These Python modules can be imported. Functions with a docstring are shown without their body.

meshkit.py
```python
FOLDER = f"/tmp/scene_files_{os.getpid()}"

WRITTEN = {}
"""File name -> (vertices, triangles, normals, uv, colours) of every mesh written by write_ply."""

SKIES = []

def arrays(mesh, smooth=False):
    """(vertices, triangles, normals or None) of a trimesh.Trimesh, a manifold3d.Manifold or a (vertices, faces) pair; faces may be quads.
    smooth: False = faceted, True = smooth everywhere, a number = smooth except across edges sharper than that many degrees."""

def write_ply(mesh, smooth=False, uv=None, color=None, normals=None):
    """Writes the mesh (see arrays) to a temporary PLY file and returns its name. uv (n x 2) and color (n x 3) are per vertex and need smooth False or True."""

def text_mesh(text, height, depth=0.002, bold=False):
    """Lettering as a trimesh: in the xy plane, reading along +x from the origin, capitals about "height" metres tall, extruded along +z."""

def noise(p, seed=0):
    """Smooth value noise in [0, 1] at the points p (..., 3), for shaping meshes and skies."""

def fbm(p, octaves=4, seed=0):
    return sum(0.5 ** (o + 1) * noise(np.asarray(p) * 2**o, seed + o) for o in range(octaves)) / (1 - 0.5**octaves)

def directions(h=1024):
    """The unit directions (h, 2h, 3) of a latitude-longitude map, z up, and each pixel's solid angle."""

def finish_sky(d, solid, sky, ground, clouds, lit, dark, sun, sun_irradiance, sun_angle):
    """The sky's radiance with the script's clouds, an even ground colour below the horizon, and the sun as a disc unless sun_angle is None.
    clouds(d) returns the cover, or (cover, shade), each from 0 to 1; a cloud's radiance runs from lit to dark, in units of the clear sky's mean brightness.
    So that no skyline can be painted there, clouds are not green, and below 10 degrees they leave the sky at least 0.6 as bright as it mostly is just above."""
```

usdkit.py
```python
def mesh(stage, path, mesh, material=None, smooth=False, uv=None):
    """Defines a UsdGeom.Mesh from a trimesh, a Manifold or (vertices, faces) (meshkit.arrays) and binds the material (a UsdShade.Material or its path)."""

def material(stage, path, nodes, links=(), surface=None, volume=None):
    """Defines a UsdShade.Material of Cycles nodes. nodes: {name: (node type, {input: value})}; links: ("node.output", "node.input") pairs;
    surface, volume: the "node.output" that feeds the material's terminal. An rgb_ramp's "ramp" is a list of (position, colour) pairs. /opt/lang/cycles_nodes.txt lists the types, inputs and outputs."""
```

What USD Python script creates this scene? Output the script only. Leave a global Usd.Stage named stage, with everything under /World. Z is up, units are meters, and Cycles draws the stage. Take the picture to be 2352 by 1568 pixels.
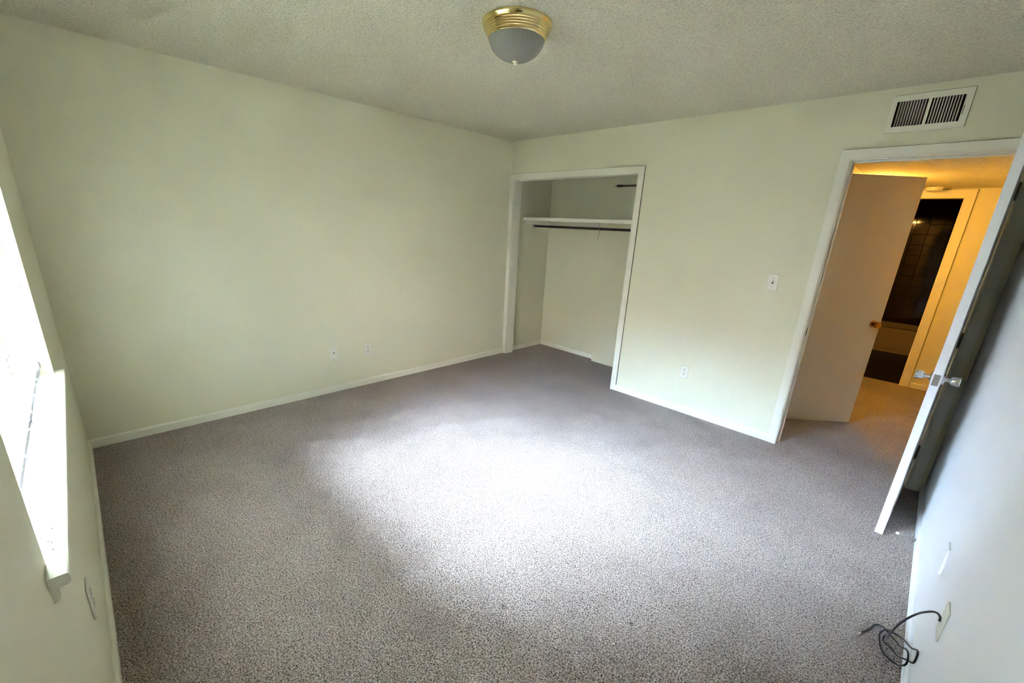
import math, random
import numpy as np
import trimesh
import manifold3d as m3
import usdkit
import meshkit
from pxr import Usd, UsdGeom, UsdLux, UsdShade, Sdf, Gf

random.seed(7)
rng = np.random.default_rng(7)
stage = Usd.Stage.CreateInMemory()
UsdGeom.SetStageUpAxis(stage, 'Z')
UsdGeom.SetStageMetersPerUnit(stage, 1.0)
UsdGeom.Xform.Define(stage, '/World')
UsdGeom.Scope.Define(stage, '/World/Looks')

# ------------------------------------------------------------------ camera, sky, exposure
FPX = 967.2031                                    # focal length in pixels of the 2352 x 1568 frame
CAM = np.array([3.6573, -3.6819, 1.5327])
PITCH, ROLL, YAW = -0.3047, 0.0509, 0.7743
EXPOSURE = 3.88
SKY = (0.67, 0.92, 1.40)
SKY_STRENGTH = 5.6


def camera():
    fwd = np.array([-math.sin(YAW) * math.cos(PITCH), math.cos(YAW) * math.cos(PITCH), math.sin(PITCH)])
    right = np.array([math.cos(YAW), math.sin(YAW), 0.0])
    up = np.cross(right, fwd)
    r = math.cos(ROLL) * right + math.sin(ROLL) * up
    u = -math.sin(ROLL) * right + math.cos(ROLL) * up
    c = UsdGeom.Camera.Define(stage, '/World/camera')
    m = Gf.Matrix4d(*r, 0, *u, 0, *(-fwd), 0, *CAM, 1)
    c.AddTransformOp().Set(m)
    c.CreateHorizontalApertureAttr(36.0)
    c.CreateVerticalApertureAttr(24.0)
    c.CreateFocalLengthAttr(FPX * 36.0 / 2352)
    c.CreateHorizontalApertureOffsetAttr((1176 - 1161.3404) * 36.0 / 2352)
    c.CreateVerticalApertureOffsetAttr((825.9662 - 784) * 36.0 / 2352)
    c.CreateClippingRangeAttr(Gf.Vec2f(0.02, 1000))
    c.CreateExposureAttr(EXPOSURE)


camera()
dome = UsdLux.DomeLight.Define(stage, '/World/sky')
dome.CreateColorAttr(Gf.Vec3f(*SKY))
dome.CreateIntensityAttr(SKY_STRENGTH)

SUN_DIR = np.array([0.45, 0.83, -1.42])            # the way the hazy sunlight travels
SUN_ANGLE, SUN_POWER, SUN_COLOR = 66.0, 3.7, (0.96, 0.99, 1.04)
sun = UsdLux.DistantLight.Define(stage, '/World/sun')
sun.CreateAngleAttr(SUN_ANGLE)
sun.CreateIntensityAttr(SUN_POWER)
sun.CreateColorAttr(Gf.Vec3f(*SUN_COLOR))
sun.CreateNormalizeAttr(True)
_d = SUN_DIR / np.linalg.norm(SUN_DIR)
_a = np.cross([0, 0, 1.0], -_d)
_a /= np.linalg.norm(_a)
sun.AddTransformOp().Set(Gf.Matrix4d(*_a, 0, *np.cross(-_d, _a), 0, *(-_d), 0, 0, 0, 0, 1))

HALL_LAMP = 27.0                                   # radiance of the hall lamp's lens

# ------------------------------------------------------------------ helpers
used = {}


def numbered(parent, name):
    k = (parent, name)
    n = used.get(k, -1) + 1
    used[k] = n
    return f'{parent}/{name}' if n == 0 else f'{parent}/{name}_{n:03d}'


def path_of(p):
    return '/World' if p is None else str(p.GetPath())


def obj(name, mesh, mat, parent=None, smooth=False, label=None):
    p = usdkit.mesh(stage, numbered(path_of(parent), name), mesh, mat, smooth).GetPrim()
    if label:
        p.SetCustomDataByKey('label', label)
    return p


def tag(p, label, cat, group=None, kind=None):
    p.SetCustomDataByKey('label', label)
    p.SetCustomDataByKey('category', cat)
    if group:
        p.SetCustomDataByKey('group', group)
    if kind:
        p.SetCustomDataByKey('kind', kind)
    return p


def thing(name, label, cat, loc=(0, 0, 0), rotz=0, group=None, kind=None):
    x = UsdGeom.Xform.Define(stage, numbered('/World', name))
    x.AddTranslateOp().Set(Gf.Vec3d(*map(float, loc)))
    x.AddRotateZOp().Set(float(rotz))
    return tag(x.GetPrim(), label, cat, group, kind)


def copy(root, loc, rotz, label, group=None):
    was = root.GetCustomData()
    r = thing(root.GetName(), label, was['category'], loc, rotz, group or was.get('group'), was.get('kind'))
    r.GetReferences().AddInternalReference(root.GetPath())
    r.SetInstanceable(True)
    return r


def cat(*ms):
    return trimesh.util.concatenate([m for m in ms])


def box(x0, x1, y0, y1, z0, z1, b=0.0):
    """A box, its edges chamfered by b."""
    if not b:
        m = trimesh.creation.box([x1 - x0, y1 - y0, z1 - z0])
        m.apply_translation([(x0 + x1) / 2, (y0 + y1) / 2, (z0 + z1) / 2])
        return m
    pts = []
    for x, sx in ((x0, 1), (x1, -1)):
        for y, sy in ((y0, 1), (y1, -1)):
            for z, sz in ((z0, 1), (z1, -1)):
                pts += [(x + sx * b, y + sy * b, z), (x + sx * b, y, z + sz * b), (x, y + sy * b, z + sz * b)]
    return trimesh.convex.convex_hull(np.array(pts))


def mbox(x0, x1, y0, y1, z0, z1):
    return m3.Manifold.cube([x1 - x0, y1 - y0, z1 - z0]).translate([x0, y0, z0])


def wallbox(b, *holes):
    m = mbox(*b)
    for h in holes:
        m = m - mbox(*h)
    return m


def lathe(profile, seg=48):
    """Revolves (radius, z) pairs about z."""
    return trimesh.creation.revolve(np.array(profile, float), sections=seg)


def place(m, axis=None, loc=(0, 0, 0)):
    """Turns a mesh built along +z so that +z points along axis, then moves it."""
    m = m.copy()
    if axis is not None:
        m.apply_transform(trimesh.geometry.align_vectors([0, 0, 1], np.array(axis, float) / np.linalg.norm(axis)))
    m.apply_translation(loc)
    return m


def cyl(r, a, b, seg=20, bevel=0.0):
    a, b = np.array(a, float), np.array(b, float)
    h = np.linalg.norm(b - a)
    p = [(0, 0), (r - bevel, 0), (r, bevel), (r, h - bevel), (r - bevel, h), (0, h)] if bevel else [(0, 0), (r, 0), (r, h), (0, h)]
    return place(lathe(p, seg), b - a, a)


def spline(points, n=160):
    from scipy.interpolate import splprep, splev
    p = np.array(points, float)
    tck, _ = splprep(p.T, s=0, k=3)
    return np.array(splev(np.linspace(0, 1, n), tck)).T


def tube(points, r, sides=10):
    p = np.asarray(points, float)
    t = np.gradient(p, axis=0)
    t /= np.linalg.norm(t, axis=1, keepdims=True)
    a = np.cross(t[0], [0.31, 0.2, 0.93])
    a /= np.linalg.norm(a)
    A = []
    for k in range(len(p)):
        a = a - t[k] * (a @ t[k])
        a /= np.linalg.norm(a)
        A.append(a)
    A = np.array(A)
    B = np.cross(t, A)
    ang = np.arange(sides) * 2 * np.pi / sides
    rr = np.broadcast_to(r, (len(p),))[:, None, None]
    v = (p[:, None] + rr * (np.cos(ang)[None, :, None] * A[:, None] + np.sin(ang)[None, :, None] * B[:, None])).reshape(-1, 3)
    f = []
    for k in range(len(p) - 1):
        for j in range(sides):
            q = [k * sides + j, k * sides + (j + 1) % sides, (k + 1) * sides + (j + 1) % sides, (k + 1) * sides + j]
            f += [[q[0], q[1], q[2]], [q[0], q[2], q[3]]]
    v = np.vstack([v, p[0], p[-1]])
    n = len(p) * sides
    for j in range(sides):
        f.append([n, (j + 1) % sides, j])
        f.append([n + 1, (len(p) - 1) * sides + j, (len(p) - 1) * sides + (j + 1) % sides])
    return trimesh.Trimesh(v, f, process=False)


def prism(profile, axis, a, b):
    """Extrudes a closed 2-D profile along axis ('x' or 'y') from a to b; the profile's pairs are (other horizontal, z)."""
    from shapely.geometry import Polygon
    m = trimesh.creation.extrude_polygon(Polygon(profile), abs(b - a), engine='earcut')
    v = np.array(m.vertices)
    lo = min(a, b)
    w = np.stack([v[:, 2] + lo, v[:, 0], v[:, 1]], 1) if axis == 'x' else np.stack([v[:, 0], v[:, 2] + lo, v[:, 1]], 1)
    m = trimesh.Trimesh(w, m.faces, process=False)
    m.fix_normals()
    return m


# ------------------------------------------------------------------ materials
def mat(name, color, rough=0.5, metal=0.0, bump=None, vary=None, spec=0.5, extra=None):
    """bump: (scale, detail, strength, distance); vary: (scale, amount) of a mild tone variation in object space."""
    nodes = {'p': ('principled_bsdf', {'base_color': color, 'roughness': rough, 'metallic': metal, 'specular_ior_level': spec, **(extra or {})})}
    links = []
    if bump or vary:
        nodes['g'] = ('geometry', {})
    if bump:
        nodes['n'] = ('noise_texture', {'scale': bump[0], 'detail': bump[1], 'roughness': 0.6})
        nodes['b'] = ('bump', {'strength': bump[2], 'distance': bump[3]})
        links += [('g.position', 'n.vector'), ('n.fac', 'b.height'), ('b.normal', 'p.normal')]
    if vary:
        nodes['vn'] = ('noise_texture', {'scale': vary[0], 'detail': 4.0, 'roughness': 0.6})
        c = np.array(color)
        nodes['vr'] = ('rgb_ramp', {'ramp': [(0.3, tuple(c * (1 - vary[1]))), (0.7, tuple(np.minimum(1, c * (1 + vary[1]))))]})
        links += [('g.position', 'vn.vector'), ('vn.fac', 'vr.fac'), ('vr.color', 'p.base_color')]
    return usdkit.material(stage, f'/World/Looks/{name}', nodes, links, surface='p.BSDF')


CREAM = (0.755, 0.733, 0.525)
M = {}
M['wall'] = mat('wall_paint', CREAM, 0.55, bump=(260, 2, 0.25, 0.0012), vary=(1.3, 0.02), spec=0.3)
M['wall_whitened'] = mat('whitened_wall_paint', (0.89, 0.905, 0.90), 0.45, bump=(260, 2, 0.25, 0.0012), spec=0.4)  # whiter than the other walls: extra brightness is put into the paint
M['trim'] = mat('trim_paint', (0.83, 0.81, 0.66), 0.34, bump=(90, 2, 0.06, 0.001), spec=0.5)
M['door'] = mat('door_paint', (0.87, 0.87, 0.83), 0.40, bump=(120, 2, 0.08, 0.001), spec=0.5)
M['hall_door'] = mat('hall_door_paint', (0.60, 0.52, 0.38), 0.42, bump=(120, 2, 0.08, 0.001))
M['plate'] = mat('white_plastic', (0.81, 0.79, 0.66), 0.3)
M['plate_dark'] = mat('socket_slots', (0.03, 0.028, 0.024), 0.6)
M['screw'] = mat('screw_metal', (0.5, 0.48, 0.42), 0.35, 0.9)
M['brass'] = mat('polished_brass', (0.83, 0.66, 0.30), 0.10, 1.0)
M['finial'] = mat('bright_nickel', (0.85, 0.82, 0.74), 0.12, 1.0)
M['chrome'] = mat('chrome', (0.78, 0.79, 0.82), 0.1, 1.0)
M['bronze'] = mat('worn_bronze', (0.16, 0.12, 0.08), 0.4, 0.8)
M['latch'] = mat('worn_latch_metal', (0.3, 0.28, 0.24), 0.42, 0.9, bump=(400, 3, 0.5, 0.002))
M['knob_brass'] = mat('amber_knob', (0.34, 0.17, 0.06), 0.15, 1.0)
M['rod'] = mat('dark_rod', (0.035, 0.022, 0.018), 0.35, 0.3)
M['cable'] = mat('black_cable', (0.02, 0.02, 0.024), 0.35)
M['vent_blade'] = mat('vent_blade', (0.62, 0.58, 0.50), 0.45)
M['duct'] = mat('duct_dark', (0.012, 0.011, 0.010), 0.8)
M['aluminium'] = mat('window_frame', (0.72, 0.72, 0.70), 0.4, 0.2)
M['rail'] = mat('blind_rail', (0.34, 0.34, 0.36), 0.3)
M['cord'] = mat('white_cord', (0.85, 0.84, 0.80), 0.7)
M['tub'] = mat('bathtub_enamel', (0.62, 0.50, 0.36), 0.15)
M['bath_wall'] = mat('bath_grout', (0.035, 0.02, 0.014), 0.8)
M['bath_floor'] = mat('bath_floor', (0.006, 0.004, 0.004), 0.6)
M['joint_dark'] = mat('dark_joint', (0.20, 0.18, 0.12), 0.8)  # dark colour of the thin strips along casings and vent frame
M['soil'] = mat('lawn', (0.10, 0.13, 0.06), 0.9, bump=(40, 3, 0.5, 0.03), vary=(3, 0.25))
M['brick'] = mat('outside_brick', (0.32, 0.2, 0.15), 0.9)
M['speck'] = mat('grit', (0.06, 0.05, 0.045), 0.8)
M['rubber'] = mat('white_rubber', (0.85, 0.85, 0.82), 0.5)


def ceiling_mat(name, color):
    """Sprayed acoustic texture: lumps with small dark pits."""
    n = {'g': ('geometry', {}), 'v': ('voronoi_texture', {'scale': 95.0, 'randomness': 1.0}), 'n': ('noise_texture', {'scale': 105.0, 'detail': 4.0, 'roughness': 0.7}),
         'm': ('math', {'math_type': 'multiply_add', 'value2': -0.6}), 'b': ('bump', {'strength': 1.0, 'distance': 0.009}),
         'r': ('rgb_ramp', {'ramp': [(0.30, tuple(np.array(color) * 0.55)), (0.42, tuple(np.array(color) * 0.92)), (0.50, color), (0.66, tuple(np.minimum(1, np.array(color) * 1.12)))]}),
         'p': ('principled_bsdf', {'roughness': 0.9, 'specular_ior_level': 0.1})}
    l = [('g.position', 'v.vector'), ('g.position', 'n.vector'), ('v.distance', 'm.value1'), ('n.fac', 'm.value3'), ('m.value', 'b.height'), ('b.normal', 'p.normal'), ('n.fac', 'r.fac'), ('r.color', 'p.base_color')]
    return usdkit.material(stage, f'/World/Looks/{name}', n, l, surface='p.BSDF')


M['ceiling'] = ceiling_mat('ceiling_texture', (0.80, 0.765, 0.575))


def carpet_mat():
    n = {'g': ('geometry', {}),
         'map': ('mapping', {'scale': (1.0, 1.0, 1.0)}),
         'f': ('noise_texture', {'scale': 185.0, 'detail': 3.0, 'roughness': 0.62, 'distortion': 0.6}),
         'v': ('voronoi_texture', {'scale': 190.0, 'randomness': 1.0}),
         'w': ('noise_texture', {'scale': 2.6, 'detail': 5.0, 'roughness': 0.6}),
         'fr': ('rgb_ramp', {'ramp': [(0.37, (0.065, 0.049, 0.041)), (0.46, (0.285, 0.229, 0.19)), (0.56, (0.60, 0.505, 0.44)), (0.70, (0.77, 0.665, 0.58))]}),
         'wr': ('rgb_ramp', {'ramp': [(0.30, (0.80, 0.79, 0.79)), (0.68, (1.0, 1.0, 1.0))]}),
         'mx': ('mix', {'mix_type': 'multiply', 'fac': 1.0}),
         'h': ('math', {'math_type': 'multiply_add', 'value2': -0.5}),
         'b': ('bump', {'strength': 1.0, 'distance': 0.008}),
         'p': ('principled_bsdf', {'roughness': 0.95, 'specular_ior_level': 0.05, 'sheen_weight': 0.15, 'sheen_roughness': 0.6})}
    l = [('g.position', 'map.vector'), ('map.vector', 'f.vector'), ('map.vector', 'v.vector'), ('g.position', 'w.vector'),
         ('f.fac', 'fr.fac'), ('w.fac', 'wr.fac'), ('fr.color', 'mx.color1'), ('wr.color', 'mx.color2'), ('mx.color', 'p.base_color'),
         ('v.distance', 'h.value1'), ('f.fac', 'h.value3'), ('h.value', 'b.height'), ('b.normal', 'p.normal')]
    return usdkit.material(stage, '/World/Looks/carpet', n, l, surface='p.BSDF')


M['carpet'] = carpet_mat()
# thin white vinyl: some of the daylight glows through
M['slat'] = usdkit.material(stage, '/World/Looks/blind_vinyl', {
    'd': ('principled_bsdf', {'base_color': (0.86, 0.85, 0.76), 'roughness': 0.35}), 't': ('translucent_bsdf', {'color': (0.80, 0.80, 0.68)}),
    'm': ('mix_closure', {'fac': 0.12})}, [('d.BSDF', 'm.closure1'), ('t.BSDF', 'm.closure2')], surface='m.closure')
M['pane'] = usdkit.material(stage, '/World/Looks/window_glass', {
    't': ('transparent_bsdf', {'color': (0.93, 0.96, 0.95)}), 'g': ('glossy_bsdf', {'color': (1, 1, 1), 'roughness': 0.0}), 'f': ('fresnel', {'IOR': 1.45}),
    'm': ('mix_closure', {})}, [('f.fac', 'm.fac'), ('t.BSDF', 'm.closure1'), ('g.BSDF', 'm.closure2')], surface='m.closure')
# ribbed, etched lamp glass (lamp switched off)
M['lamp_glass'] = usdkit.material(stage, '/World/Looks/lamp_glass', {
    'd': ('principled_bsdf', {'base_color': (0.37, 0.37, 0.31), 'roughness': 0.25, 'specular_ior_level': 0.6}), 't': ('translucent_bsdf', {'color': (0.50, 0.50, 0.42)}),
    'm': ('mix_closure', {'fac': 0.25})}, [('d.BSDF', 'm.closure1'), ('t.BSDF', 'm.closure2')], surface='m.closure')
M['lamp_lit'] = usdkit.material(stage, '/World/Looks/hall_lamp_lens', {'e': ('emission', {'color': (1.0, 0.49, 0.095), 'strength': HALL_LAMP})}, [], surface='e.emission')


def tile_mat():
    n = {'o': ('geometry', {}), 'r': ('rgb_ramp', {'ramp': [(0.0, (0.035, 0.014, 0.008)), (1.0, (0.06, 0.024, 0.012))]}), 'p': ('principled_bsdf', {'roughness': 0.06, 'specular_ior_level': 0.5})}
    return usdkit.material(stage, '/World/Looks/brown_tile', n, [('o.random_per_island', 'r.fac'), ('r.color', 'p.base_color')], surface='p.BSDF')


M['tile'] = tile_mat()

# ------------------------------------------------------------------ the room shell
L, W, H = 3.8374, 3.9506, 2.44                   # window wall at y = -L, right-hand wall at x = W, closet wall at y = 0, long blank wall at x = 0
HH, HY, HX0, HX1 = 2.137, 2.875, 2.99, 3.98      # hall: ceiling height, far wall, side walls
T = 0.115
CO = (0.0615, 1.587, 2.042)                      # closet opening: x from, to, head height
DO = (3.0985, 3.8625, 2.052)                     # bedroom doorway
BO = (3.07, 3.676, 2.042)                        # bathroom doorway (in the hall's far wall)
WO = (1.045, 2.517, 0.80, 2.03)                  # window opening in the window wall
CD = 0.7345                                      # closet depth


def struct(name, mesh, m, label, cat_, smooth=False):
    return tag(obj(name, mesh, m, None, smooth), label, cat_, kind='structure')


struct('floor', box(-T, HX1 + T, -L - 0.14, HY + 0.045, -0.12, 0.0), M['carpet'], 'mauve grey cut pile carpet covering the bedroom, closet and hall floor', 'floor')
struct('ceiling', box(-T, W + T, -L - 0.16, CD + T, H, H + 0.12), M['ceiling'], 'sprayed popcorn texture ceiling over the bedroom', 'ceiling')
struct('ceiling_hall', box(HX0 - T, HX1 + T, T, HY + T, HH, HH + 0.1), M['ceiling'], 'lower popcorn ceiling of the hall, lit amber by its lamp', 'ceiling')
struct('wall_back', box(-T, 0, -L - 0.16, CD + T, 0, H), M['wall'], 'long blank cream wall between the window wall and the closet', 'wall')
struct('wall_right', wallbox((0, W + T, 0, T, 0, H), (CO[0] - 0.018, CO[1] + 0.018, -0.1, 0.3, -0.1, CO[2] + 0.018), (DO[0] - 0.018, DO[1] + 0.018, -0.1, 0.3, -0.1, DO[2] + 0.018),
                             (3.238, 3.546, -0.1, 0.3, 2.218, 2.372)),
       M['wall'], 'cream wall holding the open closet, the light switch and the hall doorway', 'wall')
struct('wall_left', wallbox((-T, W + T, -L - 0.16, -L, 0, H), (WO[0], WO[1], -L - 0.3, 0, WO[2], WO[3])), M['wall'], 'cream window wall at the left edge of the picture', 'wall')
struct('wall_front', box(W, W + T, -L, 0, 0, H), M['wall_whitened'], 'wall with extra brightness in its white paint at the right edge behind the open door', 'wall')
# closet interior
struct('wall_closet_back', box(0, 2.1, CD, CD + T, 0, H), M['wall'], 'flat cream back wall inside the closet', 'wall')
struct('wall_closet_bump', box(0.91, 2.0, 0.648, CD, 0, H), M['wall'], 'furred out section of the closet back wall at its right', 'wall')
struct('wall_closet_right', box(2.0, 2.1, T, CD, 0, H), M['wall'], 'right end wall of the closet interior', 'wall')
# hall
LD = (0.565, 1.185, 2.05)                         # linen closet doorway in the hall's left wall
struct('wall_hall_left', wallbox((HX0 - T, HX0, T, HY, 0, H), (HX0 - 0.3, HX0 + 0.1, LD[0], LD[1], -0.1, LD[2])), M['wall'], 'left wall of the hall seen above the half open hall door', 'wall')
struct('wall_hall_right', box(HX1, HX1 + T, T, HY, 0, H), M['wall'], 'right wall of the amber lit hall', 'wall')
struct('wall_hall_back', wallbox((2.2, HX1 + T, HY, HY + T, -0.1, H), (BO[0], BO[1], HY - 0.1, HY + 0.3, -0.1, BO[2])), M['wall'], 'far hall wall around the dark bathroom doorway', 'wall')
struct('wall_linen_closet', cat(box(2.3, HX0 - T, 0.45, 0.5, 0, H), box(2.3, HX0 - T, 1.25, 1.3, 0, H), box(2.25, 2.3, 0.45, 1.3, 0, H), box(2.25, HX0 - T, 0.45, 1.3, 2.3, 2.35), box(2.25, HX0 - T, 0.45, 1.3, -0.1, 0.0)),
       M['wall'], 'walls of the small hall cupboard behind the hall door', 'wall')
# bathroom
BX0, BX1, BY1 = 2.35, 3.98, 5.6
struct('floor_bath', box(BX0 - 0.1, BX1 + 0.1, HY + 0.045, BY1 + 0.1, -0.12, -0.004), M['bath_floor'], 'near black bathroom floor past the hall', 'floor')
struct('ceiling_bath', box(BX0 - 0.1, BX1 + 0.1, HY + T, BY1 + 0.1, 2.3, 2.4), M['bath_wall'], 'unlit bathroom ceiling', 'ceiling')
wb = struct('wall_bath_back', box(BX0, BX1, BY1, BY1 + 0.1, -0.1, 2.35), M['bath_wall'], 'dark brown glazed tile wall above the bathtub', 'wall')
struct('wall_bath_left', box(BX0 - 0.1, BX0, HY + T, BY1 + 0.1, -0.1, 2.35), M['bath_wall'], 'left side wall of the dark bathroom', 'wall')
struct('wall_bath_right', box(BX1, BX1 + 0.1, HY + T, BY1 + 0.1, -0.1, 2.35), M['bath_wall'], 'right side wall of the dark bathroom', 'wall')

TS = 0.156
for i in range(11):
    for k in range(13):
        x, z = BX0 + i * TS - 0.019, 0.345 + k * TS - 0.013
        if x < BX0 or x + TS > BX1:
            continue
        t = box(-TS / 2 + 0.0015, TS / 2 - 0.0015, -0.006, 0.004, -TS / 2 + 0.0015, TS / 2 - 0.0015, 0.0022)
        a, b_ = rng.normal(0, 0.004, 2)
        t.apply_transform(trimesh.transformations.euler_matrix(a, 0, b_))
        t.apply_translation([x + TS / 2, BY1 - 0.004, z + TS / 2])
        obj('tile', t, M['tile'], wb)


# ------------------------------------------------------------------ baseboards
def base_profile(h=0.062, d=0.0125):
    return [(0, 0), (d, 0), (d, h - 0.012), (d - 0.003, h - 0.005), (d - 0.007, h), (0, h)]


def baseboard(name, wall, a, b, label, h=0.062, m='trim'):
    """wall: ('x', position, direction into the room) or ('y', ...); runs from a to b along the other axis."""
    ax, pos, s = wall
    prof = [(pos + s * d, z) for d, z in base_profile(h)]
    me = prism(prof, 'y' if ax == 'x' else 'x', a, b)
    return tag(obj(name, me, M[m]), label, 'baseboard', kind='structure')


baseboard('baseboard_back', ('x', 0.0, 1), -L, -0.016, 'low cream baseboard along the long blank wall')
baseboard('baseboard_right', ('y', 0.0, -1), CO[1] + 0.0615, DO[0] - 0.0625, 'white baseboard between the closet and the hall doorway')
baseboard('baseboard_left', ('y', -L, 1), 0.0125, W - 0.0125, 'cream baseboard under the window')
baseboard('baseboard_front', ('x', W, -1), -L + 0.0125, -0.0125, 'whitened baseboard along the bright wall behind the door', m='wall_whitened')
baseboard('baseboard_closet', ('y', CD, -1), 0.0, 0.91, 'baseboard at the foot of the closet back wall', 0.052)
baseboard('baseboard_closet_left', ('x', 0.0, 1), T + 0.002, CD - 0.0125, 'baseboard at the foot of the closet left wall', 0.052)
baseboard('baseboard_hall', ('y', HY, -1), BO[1] + 0.088, HX1, 'amber lit baseboard right of the bathroom doorway')


# ------------------------------------------------------------------ trims
def casing_profile(x0, x1, y, t=0.015):
    return x0, x1, y - t, y


def casing(name, label, left, right, top, w, y, z_open, t=0.015, mitre=True, sides=(1, 1), jamb=None, stop=False, joint=True):
    """Casing round an opening in a wall face at y, the room on the -y side; left, right: inner edges; z_open: inner head."""
    o = thing(name, label, 'trim', kind='structure')
    from shapely.geometry import Polygon

    def board(poly):
        m = trimesh.creation.extrude_polygon(Polygon(poly), t, engine='earcut')
        v = np.array(m.vertices)
        m2 = trimesh.Trimesh(np.stack([v[:, 0], y - v[:, 2], v[:, 1]], 1), m.faces, process=False)
        m2.fix_normals()
        # a second, thinner inner step gives the moulding its line
        return m2
    lo, ro = left - w * sides[0], right + w * sides[1]
    g = 0.0005
    if sides[0]:
        obj('side_casing', board([(lo, 0), (left, 0), (left, z_open - g), (lo, z_open + w - g)]), M['trim'], o)
        obj('side_casing_bead', box(left - 0.012, left - 0.003, y - t - 0.003, y - t, 0, z_open + 0.004, 0.001), M['trim'], o)
    if sides[1]:
        obj('side_casing', board([(right, 0), (ro, 0), (ro, z_open + w * (ro - right) / w - g), (right, z_open - g)]), M['trim'], o)
        obj('side_casing_bead', box(right + 0.003, right + 0.012, y - t - 0.003, y - t, 0, z_open + 0.004, 0.001), M['trim'], o)
    obj('head_casing', board([(lo, z_open + w), (left, z_open), (right, z_open), (ro, z_open + (ro - right)), (ro, z_open + w)]), M['trim'], o)
    obj('head_casing_bead', box(left - 0.003, right + 0.003, y - t - 0.003, y - t, z_open + 0.003, z_open + 0.012, 0.001), M['trim'], o)
    obj('joint_line', box(lo + 0.004, ro + 0.001, y - t * 0.72, y, z_open + w, z_open + w + 0.0026, 0.0004), M['joint_dark'], o, label='dark joint over the head casing')
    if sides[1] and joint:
        obj('joint_line', box(ro, ro + 0.0022, y - t * 0.72, y, 0.0, z_open + w, 0.0004), M['joint_dark'], o, label='dark joint beside the casing')
    if jamb:
        jl, jr, jz, y0, y1 = jamb
        obj('side_jamb', box(jl - 0.018, jl, y0, y1, 0, jz, 0.001), M['trim'], o)
        obj('side_jamb', box(jr, jr + 0.018, y0, y1, 0, jz, 0.001), M['trim'], o)
        obj('head_jamb', box(jl - 0.018, jr + 0.018, y0, y1, jz, jz + 0.018, 0.001), M['trim'], o)
        if stop:
            ys = (0.040, 0.075)
            obj('stop_moulding', box(jl, jl + 0.011, *ys, 0, jz, 0.002), M['trim'], o)
            obj('stop_moulding', box(jr - 0.011, jr, *ys, 0, jz, 0.002), M['trim'], o)
            obj('stop_moulding', box(jl + 0.011, jr - 0.011, *ys, jz - 0.011, jz, 0.002), M['trim'], o)
    return o


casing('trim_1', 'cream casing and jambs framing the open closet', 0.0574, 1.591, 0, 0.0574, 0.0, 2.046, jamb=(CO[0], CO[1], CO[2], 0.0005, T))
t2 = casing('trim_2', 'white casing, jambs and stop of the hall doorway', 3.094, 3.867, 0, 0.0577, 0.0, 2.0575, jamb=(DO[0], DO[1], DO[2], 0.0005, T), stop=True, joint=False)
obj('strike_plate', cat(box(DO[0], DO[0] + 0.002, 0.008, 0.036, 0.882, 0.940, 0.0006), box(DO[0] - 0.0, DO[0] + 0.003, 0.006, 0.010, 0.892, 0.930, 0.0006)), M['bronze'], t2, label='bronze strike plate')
casing('trim_3', 'amber lit casing of the dark bathroom doorway', BO[0] + 0.001, BO[1] - 0.001, 0, 0.083, HY, BO[2] - 0.001)

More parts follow.
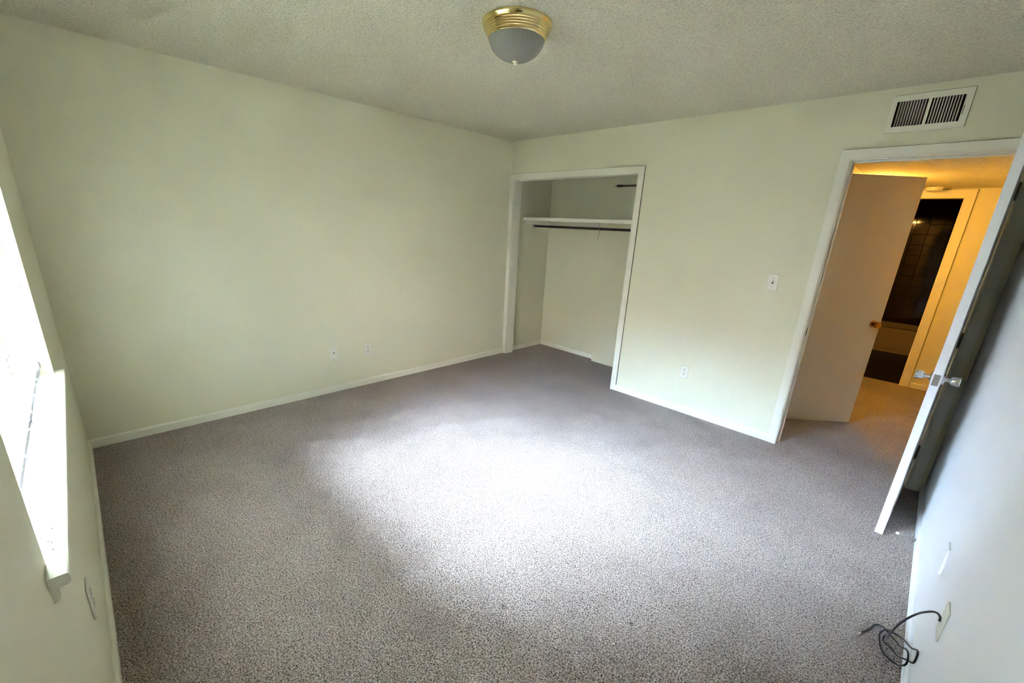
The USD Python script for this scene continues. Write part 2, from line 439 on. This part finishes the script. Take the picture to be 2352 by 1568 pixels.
# ------------------------------------------------------------------ the window: frame, sashes, panes, stool and apron, set in the window wall
GY = -L - 0.115                                   # plane of the glass
win = thing('window_1', 'daylit double window in the window wall, seen at the left edge', 'window', kind='structure')
x0, x1, z0, z1 = WO
xm = (x0 + x1) / 2
fz0 = 0.826
obj('window_frame', cat(box(x0, x0 + 0.035, GY - 0.03, GY + 0.03, fz0, z1, 0.003), box(x1 - 0.035, x1, GY - 0.03, GY + 0.03, fz0, z1, 0.003), box(x0, x1, GY - 0.03, GY + 0.03, fz0, fz0 + 0.035, 0.003),
                        box(x0, x1, GY - 0.03, GY + 0.03, z1 - 0.035, z1, 0.003)), M['aluminium'], win)
obj('mullion', box(xm - 0.03, xm + 0.03, GY - 0.028, GY + 0.028, fz0 + 0.035, z1 - 0.035, 0.003), M['aluminium'], win)
zr = (fz0 + z1) / 2
for a, b in ((x0 + 0.035, xm - 0.03), (xm + 0.03, x1 - 0.035)):
    obj('meeting_rail', box(a, b, GY - 0.02, GY + 0.02, zr - 0.018, zr + 0.018, 0.003), M['aluminium'], win)
    obj('pane', box(a, b, GY - 0.002, GY + 0.002, fz0 + 0.035, zr - 0.018), M['pane'], win)
    obj('pane', box(a, b, GY - 0.002, GY + 0.002, zr + 0.018, z1 - 0.035), M['pane'], win)
# stool: board in the opening with a horned nose past the wall
nose = prism([(-L + 0.0005, 0.7995), (-L + 0.026, 0.7995), (-L + 0.0315, 0.803), (-L + 0.0335, 0.810), (-L + 0.0335, 0.819), (-L + 0.0325, 0.8235), (-L + 0.030, 0.8255), (-L + 0.0005, 0.8255)], 'x', 0.995, 2.574)
inner = box(x0, x1, -L - 0.158, -L + 0.0005, 0.8, 0.8255)
obj('window_stool', cat(nose, inner), M['trim'], win, label='white window stool with rounded nose')
obj('apron', prism([(-L, 0.7995), (-L, 0.757), (-L + 0.006, 0.757), (-L + 0.012, 0.768), (-L + 0.0145, 0.7995)], 'x', 1.01, 2.560), M['trim'], win)
# grit lying on the stool
pts = [(2.28, -3.853, 0), (2.335, -3.86, 0), (2.41, -3.846, 0), (2.43, -3.835, 0), (2.44, -3.83, 1), (2.47, -3.827, 0), (2.38, -3.83, 0), (2.35, -3.833, 0), (2.46, -3.845, 0), (2.31, -3.87, 0)]
g = []
for x, y, big in pts:
    s = trimesh.creation.icosphere(1, 0.0010 + 0.0009 * rng.random())
    s.apply_scale([1.9 if big else 1.0, 1.0, 0.5])
    s.apply_translation([x, y, 0.8262])
    g.append(s)
tag(obj('grit', cat(*g), M['speck']), 'dark specks of grit lying on the near end of the window stool', 'grit', kind='stuff')

# ------------------------------------------------------------------ blinds
BYc = -L - 0.047                                  # centre plane of the slats
SL, SP, TILT = 0.025, 0.0212, math.radians(44)


def slat_mesh(length, tilt):
    w = np.linspace(-SL / 2, SL / 2, 5)
    crown = 0.0016 * (1 - (w / (SL / 2)) ** 2)
    c, s = math.cos(tilt), math.sin(tilt)
    top = [(c * a - s * -(h), -s * a + c * h) for a, h in zip(w, crown)]          # room edge (+y) lower
    th = 0.0005
    poly = [(p[0], p[1] + th) for p in top] + [(p[0], p[1] - th) for p in reversed(top)]
    return prism(poly, 'x', -length / 2, length / 2)


def make_blind(label, x):
    ln = 0.722
    o = thing('window_blind', label, 'blind', (x, BYc, 0), 0, 'window blinds')
    obj('headrail', box(-ln / 2, ln / 2, -0.016, 0.016, 1.992, 2.027, 0.002), M['rail'], o)
    z = 0.907
    k = 0
    while z < 1.975:
        m = slat_mesh(ln, TILT + rng.normal(0, 0.015))
        m.apply_translation([0, 0, z])
        obj('slat', m, M['slat'], o)
        z += SP
        k += 1
    obj('bottom_rail', cat(box(-ln / 2, ln / 2, -0.0150, 0.0150, 0.862, 0.888, 0.004)), M['rail'], o)
    for cx in (-0.29, -0.09, 0.11, 0.30):
        obj('rail_clip', cat(box(cx - 0.0035, cx + 0.0035, -0.0158, 0.0158, 0.8612, 0.8888, 0.001), tube(spline([(cx, 0.0158, 0.873), (cx + 0.004, 0.021, 0.870), (cx - 0.004, 0.022, 0.866), (cx, 0.017, 0.864)], 16), 0.0012, 6)), M['cord'], o)
    for cx in (-0.28, 0.0, 0.28):
        obj('ladder_cord', cat(cyl(0.0008, (cx, 0.0128, 0.88), (cx, 0.0128, 1.995), 6), cyl(0.0008, (cx, -0.0128, 0.88), (cx, -0.0128, 1.995), 6)), M['cord'], o)
    return o


bl = make_blind('white mini blind over the right half of the window, nearer the room corner', x0 + 0.006 + 0.361)
copy(bl, (xm + 0.012 + 0.361, BYc, 0), 0, 'white mini blind over the left half of the window, nearest the picture edge')
c = thing('blind_cord', 'white lift cord with a bell shaped tassel hanging beside the blind near the corner', 'cord')
cx, cy = 1.085, BYc + 0.022
obj('cord', cat(cyl(0.0009, (cx, cy, 1.235), (cx - 0.006, cy, 1.99), 6), cyl(0.0009, (cx + 0.004, cy, 1.235), (cx + 0.008, cy, 1.99), 6)), M['cord'], c)
obj('tassel', place(lathe([(0, 0), (0.0075, 0), (0.0078, 0.004), (0.0065, 0.014), (0.0035, 0.026), (0.0022, 0.034), (0, 0.036)], 20), None, (cx + 0.001, cy, 1.203)), M['cord'], c, 40)

# ------------------------------------------------------------------ bedroom door (opened inwards, almost square to its wall)
OPEN = 86.3
door = thing('door_1', 'white flush bedroom door standing open, seen edge on at the right', 'door', (3.861, -0.009, 0), OPEN, kind='structure')
# local frame: leaf runs along -x from the pivot, its bedroom face at y = 0.009, thickness towards +y
lx0, lx1, ly0, ly1 = -0.768, -0.003, 0.004, 0.039
obj('door_leaf', box(lx0, lx1, ly0, ly1, 0.006, 2.042, 0.0015), M['door'], door)
KZ, KX = 0.915, lx0 + 0.062
obj('latch_plate', cat(box(lx0 - 0.0012, lx0 + 0.001, 0.0095, 0.0335, KZ - 0.0285, KZ + 0.0285, 0.0005), box(lx0 - 0.010, lx0, 0.0155, 0.0275, KZ - 0.010, KZ + 0.010, 0.002),
                       cyl(0.003, (lx0 - 0.002, 0.0215, KZ + 0.021), (lx0, 0.0215, KZ + 0.021), 10), cyl(0.003, (lx0 - 0.002, 0.0215, KZ - 0.021), (lx0, 0.0215, KZ - 0.021), 10)), M['latch'], door, label='worn bronze latch plate in the door edge')
KNOB = [(0, 0), (0.030, 0), (0.0305, 0.003), (0.026, 0.008), (0.0125, 0.010), (0.0105, 0.014), (0.0105, 0.026), (0.013, 0.030), (0.019, 0.033), (0.0215, 0.038), (0.0245, 0.060), (0.0240, 0.063), (0.021, 0.065), (0.012, 0.0655), (0, 0.0655)]
for yy, ax in ((ly0, (0, -1, 0)), (ly1, (0, 1, 0))):
    obj('knob', place(lathe(KNOB, 40), ax, (KX, yy, KZ)), M['chrome'], door, 30)
for hz in (0.262, 1.016, 1.848):
    obj('hinge', cat(cyl(0.0065, (0, 0, hz - 0.045), (0, 0, hz + 0.045), 14, 0.002), cyl(0.0045, (0, 0, hz + 0.045), (0, 0, hz + 0.050), 10), box(-0.030, -0.001, 0.0025, 0.0045, hz - 0.044, hz + 0.044)), M['bronze'], door)

# ------------------------------------------------------------------ hall cupboard door, half open
hd = thing('door_2', 'beige hall cupboard door half open inside the amber lit hall', 'door', (2.997, 0.572, 0), 43.4, kind='structure')
obj('door_leaf', box(0.0, 0.609, 0.0, 0.035, 0.010, 2.046, 0.0015), M['hall_door'], hd)
for yy, ax in ((0.0, (0, -1, 0)), (0.035, (0, 1, 0))):
    obj('knob', place(lathe([(0, 0), (0.029, 0), (0.029, 0.004), (0.022, 0.009), (0.011, 0.011), (0.0105, 0.024), (0.016, 0.028), (0.0245, 0.036), (0.0268, 0.046), (0.0235, 0.056), (0.013, 0.062), (0, 0.063)], 28), ax, (0.549, yy, 0.91)), M['knob_brass'], hd, 40)
for hz in (0.25, 1.0, 1.82):
    obj('hinge', cyl(0.006, (-0.003, -0.003, hz - 0.04), (-0.003, -0.003, hz + 0.04), 12), M['bronze'], hd)

# ------------------------------------------------------------------ closet fittings
sh = thing('closet_shelf', 'painted wooden shelf across the inside of the closet', 'shelf')
obj('shelf_board', box(0.0, 2.0, 0.258, CD, 1.639, 1.658, 0.001), M['trim'], sh)
obj('shelf_nosing', box(0.0, 2.0, 0.240, 0.258, 1.620, 1.659, 0.002), M['trim'], sh)
cl_ = thing('shelf_cleat', 'painted cleat on the closet left wall under the shelf end', 'cleat')
obj('side_cleat', box(0.0, 0.019, 0.262, CD - 0.0195, 1.585, 1.638, 0.001), M['trim'], cl_)
cb_ = thing('shelf_cleat', 'painted cleat on the closet back wall under the shelf', 'cleat')
obj('back_cleat', box(0.0, 0.91, CD - 0.019, CD, 1.585, 1.638, 0.001), M['trim'], cb_)
rd = thing('closet_rod', 'dark clothes rod hanging under the closet shelf', 'rod')
obj('rod', cyl(0.0135, (0.03, 0.417, 1.5635), (2.0, 0.417, 1.5635), 20), M['rod'], rd, 40)
obj('rod_socket', place(lathe([(0, 0), (0.027, 0), (0.027, 0.004), (0.019, 0.006), (0.0185, 0.020), (0.0145, 0.020), (0.0145, 0.011), (0, 0.011)], 28), (1, 0, 0), (0.019, 0.417, 1.5635)), M['screw'], rd, 40, 'metal rod socket')
hk = thing('rod_bracket', 'thin wire bracket holding the middle of the closet rod', 'bracket')
obj('bracket_plate', box(0.955, 1.0, 0.405, 0.429, 1.6365, 1.639, 0.0005), M['screw'], hk)
obj('bracket_hook', tube(spline([(0.977, 0.417, 1.637), (0.977, 0.403, 1.60), (0.977, 0.3985, 1.565), (0.977, 0.406, 1.548), (0.977, 0.417, 1.5445), (0.977, 0.430, 1.551)], 30), 0.003, 8), M['screw'], hk)
obj('hanging_wire', tube(spline([(0.977, 0.4165, 1.5455), (0.975, 0.4165, 1.52), (0.969, 0.417, 1.49), (0.967, 0.417, 1.452)], 20), 0.0016, 6), M['rod'], hk)
pl = thing('closet_pole', 'slim pole with a black rubber tip fixed high on the closet back wall', 'pole')
obj('pole', cyl(0.010, (1.055, 0.636, 2.016), (2.0, 0.636, 2.010), 14), M['bronze'], pl, 40)
obj('rubber_tip', cyl(0.0125, (0.992, 0.635, 2.0165), (1.056, 0.635, 2.016), 16, 0.003), M['plate_dark'], pl, 40)
obj('tip_pin', cyl(0.005, (0.962, 0.635, 2.0168), (0.993, 0.635, 2.0165), 10), M['screw'], pl)


# ------------------------------------------------------------------ wall plates
def rounded_plate(w, h, d, b=0.0022):
    """A wall plate in the xz plane, its face towards -y."""
    return box(-w / 2, w / 2, -d, 0, -h / 2, h / 2, b)


def screw(z, d, r=0.0032):
    return cat(cyl(r, (0, -d, z), (0, -d - 0.0012, z), 12))


def make_outlet(name, label, loc, rot, group=None):
    o = thing(name, label, 'outlet', loc, rot, group)
    obj('cover_plate', rounded_plate(0.070, 0.1145, 0.006), M['plate'], o)
    for s in (1, -1):
        zc = s * 0.0195
        from shapely.geometry import Point, box as sbox
        poly = Point(0, 0).buffer(0.0172, 24).intersection(sbox(-0.02, -0.0142, 0.02, 0.0142))
        f = trimesh.creation.extrude_polygon(poly, 0.0025, engine='earcut')
        v = np.array(f.vertices)
        f = trimesh.Trimesh(np.stack([v[:, 0], -0.0055 - v[:, 2], v[:, 1] + zc], 1), f.faces, process=False)
        f.fix_normals()
        r = obj('receptacle', f, M['plate'], o)
        obj('slots', cat(box(-0.0080, -0.0048, -0.0084, -0.0078, zc + 0.0005, zc + 0.0095), box(0.0048, 0.0080, -0.0084, -0.0078, zc + 0.0010, zc + 0.0090), cyl(0.0030, (0, -0.0078, zc - 0.0070), (0, -0.0084, zc - 0.0070), 12)), M['plate_dark'], r)
    obj('screw', screw(0, 0.006), M['screw'], o)
    return o


GP = 'electrical outlets'
out = make_outlet('wall_outlet', 'white duplex outlet on the closet wall, left of the doorway', (2.2967, 0, 0.3772), 0, GP)
copy(out, (0.0, -1.8438, 0.353), 90, 'cream duplex outlet low on the long blank wall, right of the small round jack plate', GP)
copy(out, (2.08, -L, 0.387), 180, 'duplex outlet under the window stool, seen at a glancing angle', GP)
bp = thing('blank_plate', 'painted over blank plate low on the bright right wall, nearest the open door', 'wall plate', (W, -1.552, 0.4195), -90)
obj('cover_plate', rounded_plate(0.070, 0.1145, 0.0075), M['wall_whitened'], bp)
for z in (0.0415, -0.0415):
    obj('screw', screw(z, 0.0075, 0.0026), M['wall_whitened'], bp)

sw = thing('light_switch', 'white toggle light switch on the closet wall beside the doorway', 'switch', (2.8168, 0, 1.2369))
obj('cover_plate', rounded_plate(0.070, 0.1145, 0.006), M['plate'], sw)
obj('toggle_slot', box(-0.0052, 0.0052, -0.0064, -0.0058, -0.0122, 0.0122), M['plate_dark'], sw)
tg = box(-0.0040, 0.0040, -0.017, 0.0, -0.0045, 0.0045, 0.0012)
tg.apply_transform(trimesh.transformations.rotation_matrix(math.radians(-28), [1, 0, 0]))
tg.apply_translation([0, -0.004, 0.002])
obj('toggle', tg, M['plate'], sw)
obj('screw', screw(0.030, 0.006), M['screw'], sw)
obj('screw', screw(-0.030, 0.006), M['screw'], sw)


def make_jack(label, loc, rot, group):
    o = thing('cable_jack_plate', label, 'jack plate', loc, rot, group)
    obj('cover_plate', rounded_plate(0.070, 0.1145, 0.006), M['plate'], o)
    obj('jack_nut', cyl(0.0085, (0, -0.006, 0), (0, -0.008, 0), 6), M['plate'], o)
    obj('jack', cat(cyl(0.0048, (0, -0.008, 0), (0, -0.013, 0), 14)), M['plate_dark'], o)
    obj('screw', screw(0.042, 0.006, 0.0026), M['plate'], o)
    obj('screw', screw(-0.042, 0.006, 0.0026), M['plate'], o)
    return o


jk = make_jack('small round cable jack plate on the long blank wall, left of the outlet', (0.0, -2.1758, 0.3738), 90, 'cable jack plates')
copy(jk, (W, -1.925, 0.402), -90, 'painted cable plate on the bright right wall with a black cable coming out', 'cable jack plates')

# ------------------------------------------------------------------ the loose cable
cb = thing('coax_cable', 'loose black coaxial cable looped on the carpet against the bright right wall', 'cable')
CABLE = [(3.9425, -1.9250, 0.4020), (3.9300, -1.9039, 0.4086), (3.9150, -1.8919, 0.3898), (3.8970, -1.8610, 0.3389), (3.8820, -1.8589, 0.3050), (3.8700, -1.8666, 0.2769), (3.8620, -1.8651, 0.2386), (3.8772, -1.6582, 0.0600), (3.8732, -1.6328, 0.0250), (3.8739, -1.6361, 0.0120), (3.8886, -1.6454, 0.0100), (3.9094, -1.6680, 0.0120), (3.9250, -1.7480, 0.0639), (3.9370, -1.7937, 0.1014), (3.9435, -1.8307, 0.1411), (3.9435, -1.8303, 0.1636), (3.9410, -1.7327, 0.1138), (3.9250, -1.6374, 0.0621), (3.8980, -1.5858, 0.0320), (3.8735, -1.5961, 0.0350), (3.8626, -1.6095, 0.0220), (3.8639, -1.6470, 0.0120), (3.8737, -1.6840, 0.0060), (3.8900, -1.7084, 0.0060), (3.9134, -1.7257, 0.0100), (3.9260, -1.7788, 0.0563), (3.9320, -1.8043, 0.0996), (3.9320, -1.7824, 0.1100), (3.9220, -1.6987, 0.0710), (3.9046, -1.6090, 0.0220), (3.8848, -1.5803, 0.0180), (3.8681, -1.5659, 0.0200), (3.8507, -1.5594, 0.0140), (3.8347, -1.5874, 0.0080), (3.8164, -1.6287, 0.0060), (3.8034, -1.6572, 0.0070)]
obj('cable_jacket', tube(spline(CABLE, 420), 0.0032, 10), M['cable'], cb, True)
e = np.array(CABLE[-1])
d = np.array([-0.012, -0.036, 0.001])
d /= np.linalg.norm(d)
obj('connector', cyl(0.0050, e - d * 0.004, e + d * 0.018, 14, 0.001), M['finial'], cb, 40, 'bright metal cable connector')

# ------------------------------------------------------------------ door stop
ds = thing('door_stop', 'spring door stop with a white rubber tip on the baseboard behind the door', 'door stop', (W - 0.0125, -0.735, 0.030))
obj('stop_base', cyl(0.009, (0, 0, 0), (-0.006, 0, 0), 14, 0.001), M['screw'], ds)
th = np.linspace(0, 14 * 2 * math.pi, 260)
obj('spring', tube(np.stack([-0.005 - 0.064 * th / th[-1], 0.0045 * np.cos(th), 0.0045 * np.sin(th)], 1), 0.0011, 5), M['screw'], ds, True)
obj('stop_tip', cyl(0.0075, (-0.068, 0, 0), (-0.082, 0, 0), 16, 0.002), M['rubber'], ds, 40)

# ------------------------------------------------------------------ air vent over the doorway
vt = thing('air_vent', 'white two way air vent high on the wall over the doorway', 'vent', (0, 0, 0))
vx0, vx1, vz0, vz1 = 3.2224, 3.5675, 2.1945, 2.3950
gl, gr, gz = (3.2465, 3.3845), (3.3990, 3.5365), (2.2275, 2.3625)
fr = wallbox((vx0, vx1, -0.007, 0.0, vz0, vz1), (gl[0], gl[1], -0.1, 0.1, *gz), (gr[0], gr[1], -0.1, 0.1, *gz), (3.5415, 3.5440, -0.1, 0.1, 2.2585, 2.3035))
obj('vent_frame', fr, M['trim'], vt)
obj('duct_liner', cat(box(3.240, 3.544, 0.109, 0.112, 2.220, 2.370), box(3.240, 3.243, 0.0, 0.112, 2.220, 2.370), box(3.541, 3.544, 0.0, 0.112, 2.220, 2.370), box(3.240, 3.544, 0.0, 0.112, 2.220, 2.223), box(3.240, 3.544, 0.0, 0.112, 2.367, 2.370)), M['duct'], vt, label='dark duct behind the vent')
NB = 11
for (a, b), s in ((gl, 1), (gr, -1)):
    pitch = (b - a) / NB
    for k in range(1, NB):
        xc = a + pitch * k
        ang = math.radians(27) * s
        m = box(-0.0008, 0.0008, 0, 0.0105, gz[0] - 0.001, gz[1] + 0.001)
        m.apply_transform(trimesh.transformations.rotation_matrix(-ang, [0, 0, 1]))
        m.apply_translation([xc, -0.006, 0])
        lip = box(xc - 0.0017, xc + 0.0017, -0.0066, -0.0052, gz[0] - 0.001, gz[1] + 0.001)
        obj('vent_blade', cat(m, lip), M['vent_blade'], vt)
obj('joint_line', cat(box(vx0 + 0.004, vx1 + 0.002, -0.005, 0, vz1, vz1 + 0.0026, 0.0004), box(vx1, vx1 + 0.0026, -0.005, 0, vz0 + 0.004, vz1 + 0.002, 0.0004)), M['joint_dark'], vt, label='dark joint along the top and right of the vent frame')
obj('lever', box(3.5395, 3.5460, -0.012, -0.007, 2.3060, 2.3120, 0.001), M['trim'], vt)
for z in (2.2055, 2.3840):
    obj('screw', cyl(0.003, (3.395, -0.007, z), (3.395, -0.0085, z), 12), M['trim'], vt)

# ------------------------------------------------------------------ bedroom ceiling light (off)
cl = thing('ceiling_light', 'flush ceiling light with stepped brass ring and ribbed glass bowl', 'ceiling light', (2.0, -2.024, H))
ring = [(0.0, 0.0), (0.150, 0.0), (0.1615, -0.0005), (0.1645, -0.003), (0.1650, -0.007), (0.1640, -0.011), (0.1615, -0.015), (0.1585, -0.0185), (0.1575, -0.0205)]
for k in range(5):                                # five rounded steps narrowing to the glass
    r_, z_ = 0.1575 - 0.0046 * k, -0.0205 - 0.0088 * k
    ring += [(r_ - 0.0015, z_ - 0.0008), (r_ - 0.0008, z_ - 0.0030), (r_ - 0.0016, z_ - 0.0062), (r_ - 0.0038, z_ - 0.0082)]
ring += [(0.1335, -0.0665), (0.1315, -0.0675), (0.1300, -0.067), (0.1300, -0.050), (0.0, -0.050)]
obj('brass_ring', lathe(ring[::-1], 128), M['brass'], cl, 25)
nth, nr = 256, 26
th = np.linspace(0, 2 * np.pi, nth, endpoint=False)
V, F = [], []
for side, off in ((0, 0.0), (1, -0.0035)):
    for j in range(nr):
        t = j / (nr - 1) * (math.pi / 2) * 0.985
        r, z = 0.1290 * math.cos(t), -0.062 - 0.092 * math.sin(t)
        rib = (0.0017 * np.abs(np.sin(th * 18)) + 0.0008 * np.abs(np.sin(th * 9 + 1.0))) * (math.cos(t) ** 0.5)
        rr = r + off + rib
        V.append(np.stack([rr * np.cos(th), rr * np.sin(th), np.full(nth, z - off)], 1))
V = np.vstack(V)
for side in (0, 1):
    for j in range(nr - 1):
        for i in range(nth):
            a, b = side * nr * nth + j * nth + i, side * nr * nth + j * nth + (i + 1) % nth
            c_, d_ = b + nth, a + nth
            F += [[a, c_, b], [a, d_, c_]] if side == 0 else [[a, b, c_], [a, c_, d_]]
for side in (0, 1):
    base_i = side * nr * nth + (nr - 1) * nth
    k = len(V)
    V = np.vstack([V, [0, 0, -0.062 - 0.092 + (0.0035 if side else 0)]])
    for i in range(nth):
        a, b = base_i + i, base_i + (i + 1) % nth
        F.append([a, k, b] if side == 0 else [a, b, k])
for i in range(nth):
    a, b = i, (i + 1) % nth
    F += [[a, b, b + nr * nth], [a, b + nr * nth, a + nr * nth]]
dome_m = trimesh.Trimesh(V, F, process=False)
obj('glass_bowl', dome_m, M['lamp_glass'], cl, True)
obj('finial', lathe([(0, -0.1705), (0.005, -0.1695), (0.0088, -0.1668), (0.0105, -0.1630), (0.0098, -0.1590), (0.0078, -0.1568), (0.0115, -0.1555), (0.0165, -0.1540), (0.0165, -0.1520), (0, -0.151)], 32), M['finial'], cl, 35)

# ------------------------------------------------------------------ hall: lamp (lit, behind the door's top), smoke detector
hl = thing('hall_ceiling_lamp', 'lit flush hall lamp hidden behind the top of the half open hall door', 'ceiling light', (3.068, 1.722, HH))
obj('lamp_base', lathe([(0, -0.022), (0.062, -0.022), (0.064, -0.018), (0.064, 0), (0, 0)], 32), M['brass'], hl, 30)
obj('lamp_lens', lathe([(0, -0.080), (0.020, -0.078), (0.038, -0.071), (0.050, -0.058), (0.056, -0.042), (0.056, -0.0225), (0, -0.0225)], 32), M['lamp_lit'], hl, 40)
sd = thing('smoke_detector', 'round cream smoke detector on the hall ceiling before the bathroom', 'smoke detector', (3.438, 2.752, HH))
obj('detector_base', lathe([(0, -0.012), (0.070, -0.012), (0.071, -0.010), (0.071, 0), (0, 0)], 40), M['plate'], sd, 30)
obj('detector_cover', lathe([(0, -0.040), (0.040, -0.040), (0.052, -0.037), (0.064, -0.028), (0.0655, -0.0125), (0, -0.0125)], 40), M['plate'], sd, 30)

# ------------------------------------------------------------------ bathtub
TY0, TY1, TZ = 4.85, BY1 - 0.012, 0.366
outer = mbox(BX0 + 0.01, BX1 - 0.01, TY0, TY1, -0.004, TZ)
basin = m3.Manifold.batch_hull([m3.Manifold.sphere(0.10, 24).translate([x, y, 0.19]) for x in (BX0 + 0.25, BX1 - 0.2) for y in (TY0 + 0.20, TY1 - 0.18)] +
                               [m3.Manifold.sphere(0.10, 24).translate([x, y, 0.6]) for x in (BX0 + 0.19, BX1 - 0.17) for y in (TY0 + 0.165, TY1 - 0.155)])
toe = mbox(BX0, BX1, TY0 - 0.1, TY0 + 0.018, -0.01, 0.055)
groove = mbox(BX0, BX1, TY0 - 0.1, TY0 + 0.012, 0.09, 0.315)
bt = thing('bathtub', 'built in tan bathtub below the dark tiles in the bathroom', 'bathtub')
obj('tub_shell', (outer - basin - toe - groove), M['tub'], bt, 30)

# ------------------------------------------------------------------ small marks on the carpet
for x_, y_, s_, lb in ((*(2.72, -2.66), 0.011, 'small dark burr of lint on the brightest patch of carpet'), (*(3.13, -2.33), 0.010, 'second dark tuft of lint on the carpet, right of the bright patch')):
    parts = []
    for k in range(7):
        a = rng.random() * 6.28
        l = s_ * (0.6 + 0.6 * rng.random())
        parts.append(tube(spline([(0, 0, 0.003), (l * 0.5 * math.cos(a), l * 0.5 * math.sin(a), 0.006 + 0.002 * rng.random()), (l * 0.8 * math.cos(a + 0.3), l * 0.8 * math.sin(a + 0.3), 0.004), (l * math.cos(a + 0.5), l * math.sin(a + 0.5), 0.001)], 8), 0.0012, 5))
    m = cat(*parts)
    m.apply_translation([x_, y_, 0])
    tag(obj('lint', m, M['speck']), lb, 'lint')

# ------------------------------------------------------------------ outdoors
struct('added_building_opposite', box(-6.5, 3.0, -24.0, -14.0, -0.3, 5.0), M['brick'], 'unseen brick building added across the lawn to cut low sky light through the window', 'building')  # unseen block, added to keep low sky light off the closet wall
struct('added_building_wing', box(3.1, 14.0, -16.0, -L - 0.17, -0.3, 6.0), M['brick'], 'unseen brick wing added beside the window to block sky light', 'building')  # unseen block, added to keep sky light off the long blank wall
struct('ground', box(-40, 44, -60, -L - 0.17, -0.35, -0.25), M['soil'], 'lawn outside the window', 'ground')
